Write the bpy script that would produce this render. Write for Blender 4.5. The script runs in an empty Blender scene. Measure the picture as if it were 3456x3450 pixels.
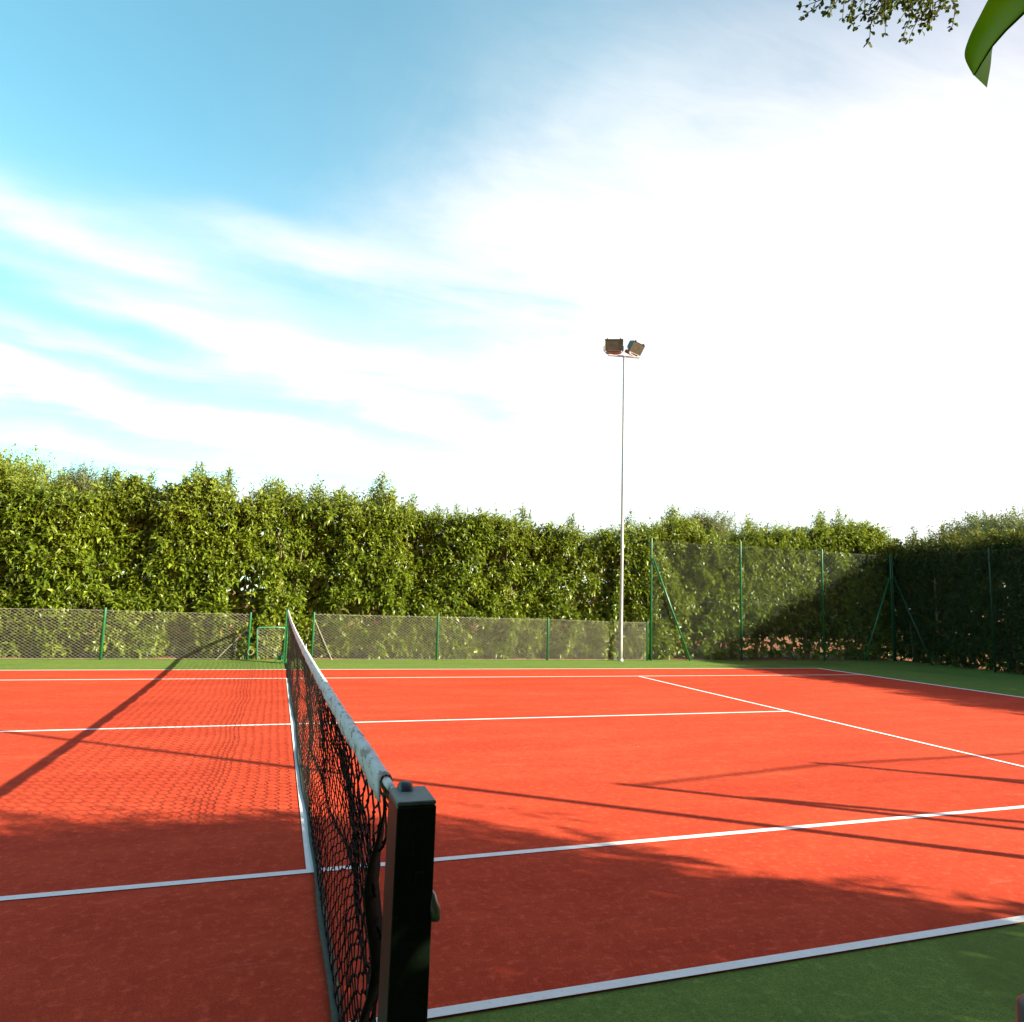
import bpy, math, random
import numpy as np
from mathutils import Vector, Matrix, Euler

rng = np.random.default_rng(11)
random.seed(5)
S = bpy.context.scene
COL = S.collection
R = math.radians

SUN_H = np.array([0.803, -0.596])          # horizontal direction towards the sun
SUN_EL = R(22.0)

# ------------------------------------------------------------------ objects
def tag(o, label=None, cat=None, group=None, kind=None):
    if label: o["label"] = label
    if cat: o["category"] = cat
    if group: o["group"] = group
    if kind: o["kind"] = kind
    return o

def empty(name, loc=(0, 0, 0), rz=0.0, **k):
    o = bpy.data.objects.new(name, None)
    o.location = loc
    o.rotation_euler = (0, 0, rz)
    o.empty_display_size = 0.2
    COL.objects.link(o)
    return tag(o, **k)

def link_mesh(name, me, mat=None, parent=None, **k):
    o = bpy.data.objects.new(name, me)
    COL.objects.link(o)
    if mat: me.materials.append(mat)
    if parent is not None:
        o.parent = parent
    return tag(o, **k)

def mesh_np(name, V, F, smooth=False):
    """V (n,3), F (m,k) one polygon size"""
    V = np.asarray(V, np.float32); F = np.asarray(F, np.int32)
    me = bpy.data.meshes.new(name)
    m, k = F.shape
    me.vertices.add(len(V)); me.vertices.foreach_set("co", V.ravel())
    me.loops.add(m * k); me.loops.foreach_set("vertex_index", F.ravel())
    me.polygons.add(m)
    me.polygons.foreach_set("loop_start", np.arange(m, dtype=np.int32) * k)
    me.polygons.foreach_set("loop_total", np.full(m, k, np.int32))
    if smooth: me.polygons.foreach_set("use_smooth", np.ones(m, bool))
    me.update(calc_edges=True); me.validate()
    return me

class MB:
    """collects shapes into ONE mesh"""
    def __init__(s): s.v = []; s.f = []
    def add(s, V, F):
        b = len(s.v); s.v += [tuple(map(float, p)) for p in V]
        s.f += [tuple(int(i) + b for i in q) for q in F]
    def box(s, c, d, M=None, bev=0.0):
        hx, hy, hz = d[0] / 2, d[1] / 2, d[2] / 2
        if bev <= 0:
            V = [(x * hx, y * hy, z * hz) for z in (-1, 1) for y in (-1, 1) for x in (-1, 1)]
            F = [(0, 2, 3, 1), (4, 5, 7, 6), (0, 1, 5, 4), (2, 6, 7, 3), (0, 4, 6, 2), (1, 3, 7, 5)]
        else:                                   # chamfered box, vertical edges and rims
            b = bev; V = []
            def ring(z, ins):
                x, y = hx - ins, hy - ins
                return [(x, y - b, z), (x - b, y, z), (-x + b, y, z), (-x, y - b, z), (-x, -y + b, z), (-x + b, -y, z), (x - b, -y, z), (x, -y + b, z)]
            for z, i in ((-hz, b), (-hz + b, 0), (hz - b, 0), (hz, b)): V += ring(z, i)
            F = [tuple(range(7, -1, -1)), tuple(range(24, 32))]
            for k in range(3):
                for j in range(8):
                    a, e = k * 8 + j, k * 8 + (j + 1) % 8
                    F.append((a, e, e + 8, a + 8))
        V = [Vector(p) for p in V]
        if M is not None: V = [M @ p for p in V]
        s.add([p + Vector(c) for p in V], F)
    def tube(s, pts, r, k=8, cap=True):
        pts = [Vector(p) for p in pts]; n = len(pts)
        rs = r if hasattr(r, "__len__") else [r] * n
        V = []; prev = None
        for i, p in enumerate(pts):
            t = (pts[min(i + 1, n - 1)] - pts[max(i - 1, 0)]).normalized()
            if prev is None:
                u = t.orthogonal().normalized()
            else:
                u = (prev - t * prev.dot(t))
                u = u.normalized() if u.length > 1e-6 else t.orthogonal().normalized()
            prev = u; w = t.cross(u)
            for j in range(k):
                a = 2 * math.pi * j / k
                V.append(p + (u * math.cos(a) + w * math.sin(a)) * rs[i])
        F = []
        for i in range(n - 1):
            for j in range(k):
                a, b = i * k + j, i * k + (j + 1) % k
                F.append((a, b, b + k, a + k))
        if cap:
            F.append(tuple(range(k - 1, -1, -1))); F.append(tuple((n - 1) * k + j for j in range(k)))
        s.add(V, F)
    def lathe(s, prof, c=(0, 0, 0), k=16):
        V = []; n = len(prof)
        for r, z in prof:
            for j in range(k):
                a = 2 * math.pi * j / k
                V.append((c[0] + r * math.cos(a), c[1] + r * math.sin(a), c[2] + z))
        F = [(i * k + j, i * k + (j + 1) % k, (i + 1) * k + (j + 1) % k, (i + 1) * k + j) for i in range(n - 1) for j in range(k)]
        F += [tuple(range(k - 1, -1, -1)), tuple((n - 1) * k + j for j in range(k))]
        s.add(V, F)
    def build(s, name, mat, parent=None, smooth=False, **kw):
        me = bpy.data.meshes.new(name)
        me.from_pydata(s.v, [], s.f); me.update()
        if smooth:
            for p in me.polygons: p.use_smooth = len(p.vertices) <= 4
        return link_mesh(name, me, mat, parent, **kw)

def segs(P0, P1, r, k=3):
    """many thin straight prisms, vectorised -> V, F"""
    P0 = np.asarray(P0, float); P1 = np.asarray(P1, float)
    t = P1 - P0; t /= np.linalg.norm(t, axis=1)[:, None] + 1e-12
    ref = np.where(np.abs(t[:, 2:3]) < 0.8, np.array([[0, 0, 1.0]]), np.array([[1.0, 0, 0]]))
    u = np.cross(t, ref); u /= np.linalg.norm(u, axis=1)[:, None]; w = np.cross(t, u)
    n = len(P0); r = np.broadcast_to(np.asarray(r, float), (n,))[:, None]
    rows = []
    for P in (P0, P1):
        for j in range(k):
            a = 2 * math.pi * j / k
            rows.append(P + r * (u * math.cos(a) + w * math.sin(a)))
    V = np.stack(rows, 1).reshape(-1, 3)
    F = np.array([(j, (j + 1) % k, k + (j + 1) % k, k + j) for j in range(k)])
    F = (F[None] + (np.arange(n) * 2 * k)[:, None, None]).reshape(-1, 4)
    return V, F

def join_np(parts):
    Vs, Fs, b = [], [], 0
    for V, F in parts:
        Vs.append(V); Fs.append(F + b); b += len(V)
    return np.concatenate(Vs), np.concatenate(Fs)

# ------------------------------------------------------------------ materials
def new_mat(name):
    m = bpy.data.materials.new(name); m.use_nodes = True
    nt = m.node_tree; nt.nodes.clear()
    out = nt.nodes.new("ShaderNodeOutputMaterial")
    p = nt.nodes.new("ShaderNodeBsdfPrincipled")
    nt.links.new(p.outputs[0], out.inputs[0])
    return m, nt, p, out

def N(nt, t, **kw):
    n = nt.nodes.new(t)
    for k, v in kw.items(): setattr(n, k, v)
    return n

def noise(nt, vec, scale, detail=4.0, rough=0.55, dist=0.0):
    n = N(nt, "ShaderNodeTexNoise"); n.inputs["Scale"].default_value = scale
    n.inputs["Detail"].default_value = detail; n.inputs["Roughness"].default_value = rough
    n.inputs["Distortion"].default_value = dist
    nt.links.new(vec, n.inputs["Vector"]); return n.outputs["Fac"]

def ramp(nt, fac, stops):
    n = N(nt, "ShaderNodeValToRGB"); cr = n.color_ramp
    while len(cr.elements) < len(stops): cr.elements.new(0.5)
    for e, (p, c) in zip(cr.elements, stops):
        e.position = p; e.color = (*c, 1) if len(c) == 3 else c
    nt.links.new(fac, n.inputs[0]); return n.outputs[0]

def mixc(nt, fac, a, b, mode="MIX"):
    n = N(nt, "ShaderNodeMix", data_type="RGBA", blend_type=mode)
    for s, v in ((n.inputs[0], fac), (n.inputs[6], a), (n.inputs[7], b)):
        if hasattr(v, "is_linked") or hasattr(v, "links"): nt.links.new(v, s)
        elif isinstance(v, (int, float)): s.default_value = v
        else: s.default_value = (*v, 1)
    return n.outputs[2]

def math_n(nt, op, a, b=0.0, c=None, clamp=False):
    n = N(nt, "ShaderNodeMath", operation=op, use_clamp=clamp)
    for i, v in enumerate((a, b, c)):
        if v is None: continue
        if hasattr(v, "links"): nt.links.new(v, n.inputs[i])
        else: n.inputs[i].default_value = v
    return n.outputs[0]

def bump(nt, p, h, strength=0.3, dist=0.01):
    b = N(nt, "ShaderNodeBump"); b.inputs["Strength"].default_value = strength
    b.inputs["Distance"].default_value = dist
    nt.links.new(h, b.inputs["Height"]); nt.links.new(b.outputs[0], p.inputs["Normal"])

def pos(nt):
    return N(nt, "ShaderNodeNewGeometry").outputs["Position"]

def acrylic(name, base, dark, light, rough=0.9, stain=0.35):
    """acrylic hard court: sandy grain, roller streaks, scuffs and water stains"""
    m, nt, p, out = new_mat(name); v = pos(nt)
    mp = N(nt, "ShaderNodeMapping"); mp.inputs["Scale"].default_value = (0.35, 1.6, 1)
    mp.inputs["Rotation"].default_value = (0, 0, R(7)); nt.links.new(v, mp.inputs[0])
    big = noise(nt, mp.outputs[0], 1.3, 6, 0.6)
    mid = noise(nt, v, 7.0, 5, 0.65)
    fine = noise(nt, v, 170.0, 2, 0.6)
    spk = noise(nt, v, 42.0, 3, 0.7)
    c = ramp(nt, big, [(0.3, dark), (0.5, base), (0.72, light)])
    c = mixc(nt, ramp(nt, mid, [(0.38, (0, 0, 0)), (0.72, (0.75,) * 3)]), c, tuple(x * 0.86 for x in dark))
    c = mixc(nt, ramp(nt, fine, [(0.36, (0.75,) * 3), (0.54, (0, 0, 0))]), c, tuple(x * 0.48 for x in base))
    c = mixc(nt, ramp(nt, spk, [(0.60, (0, 0, 0)), (0.74, (0.6,) * 3)]), c, tuple(x * 0.45 for x in base))
    lt = noise(nt, v, 23.0, 4, 0.7)
    c = mixc(nt, ramp(nt, lt, [(0.52, (0, 0, 0)), (0.72, (0.55,) * 3)]), c, tuple(min(1, x * 1.3 + 0.012) for x in light))
    mp2 = N(nt, "ShaderNodeMapping"); mp2.inputs["Scale"].default_value = (0.6, 3.0, 1)
    mp2.inputs["Rotation"].default_value = (0, 0, R(-28)); nt.links.new(v, mp2.inputs[0])
    scuff = noise(nt, mp2.outputs[0], 2.3, 8, 0.72, 0.6)
    c = mixc(nt, ramp(nt, scuff, [(0.61, (0, 0, 0)), (0.76, (0.42,) * 3)]), c, tuple(min(1, x * 1.5 + 0.09) for x in base))
    vo = N(nt, "ShaderNodeTexVoronoi"); vo.inputs["Scale"].default_value = 2.6; nt.links.new(v, vo.inputs["Vector"])
    dist = math_n(nt, "MULTIPLY_ADD", spk, 0.02, vo.outputs["Distance"])
    c = mixc(nt, ramp(nt, dist, [(0.024, (0.9,) * 3), (0.031, (0, 0, 0))]), c, ramp(nt, vo.outputs["Color"], [(0.45, (0.03, 0.022, 0.015)), (0.6, (0.55, 0.46, 0.40))]))
    st = noise(nt, v, 0.55, 3, 0.5, 0.8)
    c = mixc(nt, ramp(nt, st, [(0.60, (0, 0, 0)), (0.64, (stain,) * 3)]), c, tuple(x * 0.62 for x in base))
    nt.links.new(c, p.inputs["Base Color"])
    p.inputs["Roughness"].default_value = rough
    p.inputs["Specular IOR Level"].default_value = 0.08
    bump(nt, p, fine, 0.35, 0.004)
    return m

def paint(name, col, rough=0.5, metal=0.0, var=0.25, wear=None, spec=0.5, scale=9.0, bmp=0.15):
    m, nt, p, out = new_mat(name); v = pos(nt)
    n = noise(nt, v, scale, 6, 0.65)
    c = ramp(nt, n, [(0.3, tuple(x * (1 - var) for x in col)), (0.7, tuple(min(1, x * (1 + var)) for x in col))])
    if wear:
        w = noise(nt, v, scale * 4.5, 5, 0.7)
        c = mixc(nt, ramp(nt, w, [(0.58, (0, 0, 0)), (0.68, (0.8,) * 3)]), c, wear)
    nt.links.new(c, p.inputs["Base Color"])
    nt.links.new(math_n(nt, "MULTIPLY_ADD", n, 0.25, rough - 0.12), p.inputs["Roughness"])
    p.inputs["Metallic"].default_value = metal
    p.inputs["Specular IOR Level"].default_value = spec
    bump(nt, p, noise(nt, v, scale * 12, 3), bmp, 0.003)
    return m

def leaf_mat(name, a, b, c, trans=(0.25, 0.36, 0.03), tfac=0.3, rough=0.38, spec=0.5, young=None):
    m, nt, p, out = new_mat(name)
    g = N(nt, "ShaderNodeNewGeometry")
    col = ramp(nt, g.outputs["Random Per Island"], [(0.0, a), (0.5, b), (0.93, c), (1.0, tuple(min(1, x * 1.5) for x in c))])
    clump = noise(nt, g.outputs["Position"], 0.9, 3, 0.5)
    col = mixc(nt, ramp(nt, clump, [(0.38, (0, 0, 0)), (0.68, (0.55,) * 3)]), col, c)
    if young is not None:                       # yellow-green new growth towards the shoot tops
        sep = N(nt, "ShaderNodeSeparateXYZ"); nt.links.new(g.outputs["Position"], sep.inputs[0])
        h = math_n(nt, "MULTIPLY_ADD", clump, 1.2, sep.outputs[2])
        h = math_n(nt, "SUBTRACT", h, 3.5)
        h = math_n(nt, "MULTIPLY", h, 1.1, clamp=True)
        col = mixc(nt, h, col, young)
    nt.links.new(col, p.inputs["Base Color"])
    p.inputs["Roughness"].default_value = rough
    p.inputs["Specular IOR Level"].default_value = spec
    t = N(nt, "ShaderNodeBsdfTranslucent")
    tc = mixc(nt, 0.55, col, trans)
    nt.links.new(tc, t.inputs[0])
    mx = N(nt, "ShaderNodeMixShader"); mx.inputs[0].default_value = tfac
    nt.links.new(p.outputs[0], mx.inputs[1]); nt.links.new(t.outputs[0], mx.inputs[2])
    nt.links.new(mx.outputs[0], out.inputs[0])
    return m

def bark(name, a, b):
    m, nt, p, out = new_mat(name); v = pos(nt)
    mp = N(nt, "ShaderNodeMapping"); mp.inputs["Scale"].default_value = (1, 1, 0.25); nt.links.new(v, mp.inputs[0])
    n = noise(nt, mp.outputs[0], 40, 6, 0.7)
    nt.links.new(ramp(nt, n, [(0.3, a), (0.7, b)]), p.inputs["Base Color"])
    p.inputs["Roughness"].default_value = 0.9
    bump(nt, p, n, 0.6, 0.01)
    return m

M = {}
M["red"] = acrylic("red acrylic", (0.57, 0.066, 0.027), (0.48, 0.046, 0.021), (0.64, 0.090, 0.040))
M["green"] = acrylic("green acrylic", (0.138, 0.212, 0.044), (0.113, 0.183, 0.040), (0.168, 0.232, 0.050), stain=0.5)
M["line"] = paint("white line paint", (0.82, 0.81, 0.79), 0.8, var=0.05, wear=(0.66, 0.60, 0.56), scale=14, spec=0.15)
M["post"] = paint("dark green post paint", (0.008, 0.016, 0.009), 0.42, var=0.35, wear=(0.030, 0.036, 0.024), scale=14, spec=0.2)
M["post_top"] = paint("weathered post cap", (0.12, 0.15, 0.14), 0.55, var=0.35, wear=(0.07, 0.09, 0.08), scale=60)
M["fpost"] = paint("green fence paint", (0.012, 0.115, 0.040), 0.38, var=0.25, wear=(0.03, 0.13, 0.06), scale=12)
M["fpost_shade"] = paint("shade-darkened green fence paint", (0.005, 0.036, 0.015), 0.5, var=0.3, wear=(0.02, 0.06, 0.03), scale=12)  # shade put into the colour: darker copy of the fence green
M["wire"] = paint("galvanised fence wire", (0.40, 0.37, 0.29), 0.55, metal=0.1, var=0.25, scale=6)
M["wire_green"] = paint("coated fence wire", (0.075, 0.10, 0.06), 0.55, var=0.25, scale=6)
M["gate_pipe"] = paint("green gate pipe", (0.05, 0.16, 0.09), 0.45, var=0.2, wear=(0.12, 0.2, 0.15), scale=20)
M["galv"] = paint("galvanised steel", (0.36, 0.35, 0.345), 0.48, metal=0.35, var=0.18, wear=(0.46, 0.44, 0.42), scale=7)
M["lamp"] = paint("lamp housing", (0.085, 0.085, 0.075), 0.45, metal=0.3, var=0.2, wear=(0.16, 0.08, 0.05), scale=10)
M["rustbox"] = paint("reddish lamp box", (0.30, 0.11, 0.07), 0.5, var=0.2, scale=10)
M["glass"] = paint("dusty lamp glass", (0.12, 0.11, 0.085), 0.22, metal=0.55, var=0.35, scale=5, spec=0.8)
M["net"] = paint("black net twine", (0.010, 0.009, 0.008), 0.9, var=0.3, scale=30, bmp=0, spec=0.1)
M["band"] = paint("faded dark net band", (0.014, 0.016, 0.011), 0.85, var=0.4, wear=(0.04, 0.042, 0.028), scale=20, spec=0.15)
M["bottom"] = paint("olive bottom band", (0.060, 0.062, 0.046), 0.9, var=0.3, scale=25)
M["rubber"] = paint("black rubber", (0.012, 0.012, 0.012), 0.45, var=0.2, scale=20)
M["steel"] = paint("worn steel", (0.30, 0.29, 0.27), 0.35, metal=0.8, var=0.3, wear=(0.16, 0.08, 0.05), scale=25)
M["cable"] = paint("white coated cable", (0.72, 0.69, 0.66), 0.5, var=0.1, scale=40)

def headband_mat():
    m, nt, p, out = new_mat("worn white canvas headband"); v = pos(nt)
    mp = N(nt, "ShaderNodeMapping"); mp.inputs["Scale"].default_value = (1, 0.35, 1.0); nt.links.new(v, mp.inputs[0])
    n = noise(nt, mp.outputs[0], 34, 7, 0.75, 0.3)
    w = noise(nt, v, 380, 2, 0.5)
    c = ramp(nt, n, [(0.40, (0.78, 0.74, 0.73)), (0.55, (0.70, 0.60, 0.57)), (0.60, (0.26, 0.12, 0.07)), (0.68, (0.60, 0.45, 0.40)), (0.8, (0.70, 0.64, 0.62))])
    nt.links.new(mixc(nt, ramp(nt, w, [(0.4, (0.25,) * 3), (0.6, (0, 0, 0))]), c, (0.5, 0.46, 0.45)), p.inputs["Base Color"])
    p.inputs["Roughness"].default_value = 0.9; bump(nt, p, w, 0.5, 0.003)
    return m
M["head"] = headband_mat()

def earth_mat():
    m, nt, p, out = new_mat("red earth"); v = pos(nt)
    n = noise(nt, v, 3.0, 8, 0.7); b = noise(nt, v, 0.25, 3, 0.5); f = noise(nt, v, 25, 4, 0.7)
    c = ramp(nt, n, [(0.3, (0.11, 0.032, 0.010)), (0.55, (0.24, 0.070, 0.020)), (0.75, (0.36, 0.125, 0.045))])
    c = mixc(nt, ramp(nt, b, [(0.5, (0, 0, 0)), (0.7, (0.6,) * 3)]), c, (0.11, 0.10, 0.03))
    c = mixc(nt, ramp(nt, f, [(0.6, (0, 0, 0)), (0.72, (0.7,) * 3)]), c, (0.46, 0.19, 0.08))
    nt.links.new(c, p.inputs["Base Color"]); p.inputs["Roughness"].default_value = 0.95
    bump(nt, p, n, 0.8, 0.05)
    return m
M["earth"] = earth_mat()
M["leaf"] = leaf_mat("laurel leaf", (0.042, 0.080, 0.006), (0.086, 0.138, 0.009), (0.165, 0.210, 0.013), trans=(0.32, 0.40, 0.015), tfac=0.27, rough=0.36, spec=0.45, young=(0.20, 0.25, 0.03))
M["leaf_shade"] = leaf_mat("shade-darkened hedge leaf", (0.014, 0.026, 0.004), (0.026, 0.043, 0.006), (0.045, 0.062, 0.008), trans=(0.20, 0.22, 0.01), tfac=0.12, rough=0.5, spec=0.15, young=(0.24, 0.25, 0.03))  # hedge leaf darkened to imitate shade on the right hedge; tops stay bright
M["leaf_dark"] = leaf_mat("inner laurel leaf", (0.022, 0.040, 0.006), (0.035, 0.055, 0.008), (0.055, 0.075, 0.012), tfac=0.12)
M["leaf_olive"] = leaf_mat("pale tree leaf", (0.09, 0.105, 0.035), (0.13, 0.14, 0.05), (0.19, 0.19, 0.075), tfac=0.3)
M["leaf_small"] = leaf_mat("small privet leaf", (0.035, 0.042, 0.008), (0.055, 0.062, 0.012), (0.075, 0.08, 0.016), tfac=0.2, spec=0.15, rough=0.6)
M["midrib"] = paint("leaf midrib", (0.035, 0.060, 0.006), 0.5, var=0.2)
M["bark"] = bark("pale bark", (0.10, 0.065, 0.035), (0.34, 0.25, 0.16))
M["twig"] = bark("green twig", (0.07, 0.065, 0.025), (0.14, 0.12, 0.05))

# ------------------------------------------------------------------ ground and court
def sheet(name, rects, z, mat, **k):
    V, F = [], []
    for x0, y0, x1, y1 in rects:
        b = len(V); V += [(x0, y0, z), (x1, y0, z), (x1, y1, z), (x0, y1, z)]; F.append((b, b + 1, b + 2, b + 3))
    me = bpy.data.meshes.new(name); me.from_pydata(V, [], F); me.update()
    return link_mesh(name, me, mat, None, **k)

def ground():
    n = 140
    a = np.concatenate([-np.geomspace(900, 24, 26), np.linspace(-22, 22, 89), np.geomspace(24, 900, 26)])
    X, Y = np.meshgrid(a, a + 5.4)
    rx = np.maximum(np.abs(X) - 16.9, 0); ry = np.maximum(np.abs(Y - 5.4865) - 7.9, 0)
    d = np.maximum(rx, ry)
    inside = (np.abs(X) < 16.85) & (np.abs(Y - 5.4865) < 7.6)
    bumpy = 0.05 * np.sin(X * 2.1 + 1.3 * np.sin(Y * 1.7)) + 0.04 * np.sin(Y * 3.3 + X)
    Z = -0.015 + np.clip(d, 0, 1) * bumpy + np.clip((d - 4) / 30, 0, 1) * 0.35
    Z = np.where(inside, -0.06, Z)
    V = np.stack([X, Y, Z], -1).reshape(-1, 3); m = len(a)
    i = np.arange(m * m).reshape(m, m)
    F = np.stack([i[:-1, :-1], i[:-1, 1:], i[1:, 1:], i[1:, :-1]], -1).reshape(-1, 4)
    link_mesh("ground", mesh_np("ground", V, F, True), M["earth"], kind="structure")
ground()

GX, GY0, GY1 = 16.62, -2.35, 13.06
sheet("court_surround", [(-GX, GY0, GX, GY1)], -0.004, M["green"], kind="structure")
BX, DW = 11.885, 10.973
sheet("court_surface", [(-BX, 0, BX, DW)], 0.0, M["red"], kind="structure")
LZ, w = 0.004, 0.05
s0, s1 = 1.372, 9.601
h = w / 2
sheet("doubles_sideline", [(-BX, 0, BX, w)], LZ, M["line"], kind="structure")
sheet("doubles_sideline", [(-BX, DW - w, BX, DW)], LZ, M["line"], kind="structure")
sheet("baseline", [(BX - 0.09, w, BX, DW - w)], LZ, M["line"], kind="structure")
sheet("baseline", [(-BX, w, -BX + 0.09, DW - w)], LZ, M["line"], kind="structure")
sheet("singles_sideline", [(-BX + 0.09, s0 - h, BX - 0.09, s0 + h)], LZ, M["line"], kind="structure")
sheet("singles_sideline", [(-BX + 0.09, s1 - h, BX - 0.09, s1 + h)], LZ, M["line"], kind="structure")
sheet("service_line", [(6.4 - h, s0 + h, 6.4 + h, s1 - h)], LZ, M["line"], kind="structure")
sheet("service_line", [(-6.4 - h, s0 + h, -6.4 + h, s1 - h)], LZ, M["line"], kind="structure")
cy = DW / 2
sheet("centre_service_line", [(-6.4 + h, cy - h, 0.002, cy + h)], LZ, M["line"], kind="structure")
sheet("centre_service_line", [(0.046, cy - h, 6.4 - h, cy + h)], LZ, M["line"], kind="structure")
sheet("net_line", [(0.002, s0 + h, 0.046, s1 - h)], LZ, M["line"], kind="structure")

# ------------------------------------------------------------------ tennis net
YN, YF = -1.26, 12.233            # post centres
def tape_z(y):
    return 0.957 + 0.080 * ((y - cy) / 6.65) ** 2
END_Z = np.array([0.0, 0.2, 0.42, 0.564, 0.616, 0.67, 0.714, 0.77, 0.834, 0.886, 0.927, 0.979, 1.05])
END_Y = np.array([-0.86, -0.90, -0.94, -0.966, -0.978, -0.992, -1.003, -1.016, -1.032, -1.045, -1.055, -1.067, -1.085])
END_X = np.array([0.03, 0.01, -0.016, -0.012, 0.0, 0.004, -0.002, -0.014, -0.024, -0.020, -0.010, -0.001, 0.0])
def end_y(z): return np.interp(z, END_Z, END_Y)
def end_x(z): return np.interp(z, END_Z, END_X)

net = empty("tennis_net", (0, cy, 0), label="black tennis net with worn white headband stretched across the red court", cat="net")
def net_pos(u, q):
    """u 0..1 along the net (0 near end), q 0..1 from bottom to tape -> world point"""
    u = np.asarray(u, float); q = np.asarray(q, float)
    yb = -0.94 + u * (12.15 + 0.94)
    ztop = tape_z(yb) - 0.040
    # slack net: rows gather in a fold about a third of the way up
    s = np.interp(q, [0, 0.27, 0.36, 0.47, 0.56, 1.0], [0.0, 0.285, 0.345, 0.42, 0.50, 1.0])
    z = 0.016 + s * (ztop - 0.016)
    wig = 0.02 * np.sin(yb * 1.9 + 0.7) + 0.012 * np.sin(yb * 4.7)
    x = 0.050 * (1 - s) + (0.035 + wig) * np.sin(np.pi * s) ** 1.5
    x = x + 0.016 * np.exp(-((q - 0.40) / 0.12) ** 2) * np.cos((q - 0.40) * 15 + 0.4 * np.sin(yb * 1.3))
    k = np.exp(-(u * 13.09) / 0.55)
    y = yb + k * (end_y(z) + 0.94) + (1 - np.exp(-u * 60)) * 0.07 * np.clip((0.5 - s) / 0.5, 0, 1)
    x = x * (1 - 0.8 * np.exp(-(u * 13.09) / 0.12)) + np.exp(-(u * 13.09) / 0.3) * end_x(z)
    return np.stack(np.broadcast_arrays(x, y, z), -1)

def build_netting():
    nc, nr = 292, 26
    U, Q = np.meshgrid(np.linspace(0, 1, nc), np.linspace(0, 1, nr), indexing="ij")
    du = 1 / (nc - 1); dq = 1 / (nr - 1)
    alt = ((np.arange(nc)[:, None] + np.arange(nr)[None]) % 2) * 2 - 1
    U2 = np.clip(U + du * (0.05 * rng.standard_normal(U.shape)), 0, 1)
    Q2 = np.clip(Q + dq * (0.24 * alt + 0.05 * rng.standard_normal(U.shape)), 0, 1)
    Q2[:, 0] = 0; Q2[:, -1] = 1; U2[0] = 0; U2[-1] = 1
    P = net_pos(U2, Q2)
    P[..., 0] += 0.0018 * rng.standard_normal(U.shape)
    parts = []
    link = alt[:, :-1] > 0
    for A, B in ((P[:-1], P[1:]), (P[:, :-1][link], P[:, 1:][link])):
        A = A.reshape(-1, 3); B = B.reshape(-1, 3)
        mid = (A + B) / 2; mid[:, 2] -= 0.0022; mid[:, 0] += 0.0008 * rng.standard_normal(len(mid))
        parts.append(segs(A, mid, 0.0029, 3)); parts.append(segs(mid, B, 0.0029, 3))
    # knots
    K = ((P[:90, :-1] + P[:90, 1:]) / 2)[link[:90]]
    o = np.array([(1, 0, 0), (-1, 0, 0), (0, 1, 0), (0, -1, 0), (0, 0, 1), (0, 0, -1)]) * np.array([0.0048, 0.0048, 0.0068])
    KV = (K[:, None] + o[None]).reshape(-1, 3)
    tri = [(0, 2, 4), (2, 1, 4), (1, 3, 4), (3, 0, 4), (2, 0, 5), (1, 2, 5), (3, 1, 5), (0, 3, 5)]
    KF = np.array([(a, b, c, c) for a, b, c in tri])
    KF = (KF[None] + (np.arange(len(K)) * 6)[:, None, None]).reshape(-1, 4)
    V, F = join_np(parts)
    me = bpy.data.meshes.new("netting")
    faces = [tuple(f) for f in F.tolist()] + [tuple(f[:3]) for f in (KF + len(V)).tolist()]
    me.from_pydata(np.concatenate([V, KV]).tolist(), [], faces); me.update()
    return me
def child(o, parent):
    """world-space mesh parented to an Empty at its own base"""
    o.parent = parent
    o.matrix_parent_inverse = Matrix.LocRotScale(parent.location, parent.rotation_euler, None).inverted()
    return o
child(link_mesh("netting", build_netting(), M["net"]), net)

def build_headband():
    ys = np.concatenate([np.linspace(-0.985, 1.5, 90), np.linspace(1.53, 12.15, 150)])
    prof = [(-0.0095, -0.050), (-0.0105, -0.034), (-0.011, -0.020), (-0.0112, -0.010), (-0.008, -0.002), (0, 0.001), (0.008, -0.002), (0.0112, -0.010), (0.011, -0.020), (0.0085, -0.034), (0.006, -0.048)]
    V = []
    for i, y in enumerate(ys):
        for j, (x, z) in enumerate(prof):
            jit = 0.0010 * math.sin(y * 23 + j) + 0.0008 * rng.standard_normal()
            flap = (0.003 * math.sin(y * 9.1) + 0.002 * rng.standard_normal()) if j in (0, 10) else 0
            V.append((x + jit * 0.8, y, float(tape_z(y)) + z + jit * 0.4 + flap))
    k = len(prof); F = [(i * k + j, (i + 1) * k + j, (i + 1) * k + j + 1, i * k + j + 1) for i in range(len(ys) - 1) for j in range(k - 1)]
    me = bpy.data.meshes.new("headband"); me.from_pydata(V, [], F); me.update()
    for p in me.polygons: p.use_smooth = True
    o = link_mesh("headband", me, M["head"])
    md = o.modifiers.new("thick", "SOLIDIFY"); md.thickness = 0.0025
    return o
child(build_headband(), net)
mb = MB(); mb.tube([(0, -1.058, tape_z(-1.058) - .010), (0.001, -1.03, tape_z(-1.03) - .010), (0, -0.95, tape_z(-0.95) - .010)], [0.0068, 0.0084, 0.0088], 12)
child(mb.build("headband_end", M["head"], smooth=True), net)
mb = MB(); ys = np.linspace(-1.215, 12.19, 60)
mb.tube([(0, y, tape_z(y) - 0.010 + (0.008 if y < -1.2 else 0)) for y in ys], 0.0036, 8)
child(mb.build("net_cable", M["cable"], smooth=True), net)

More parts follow.
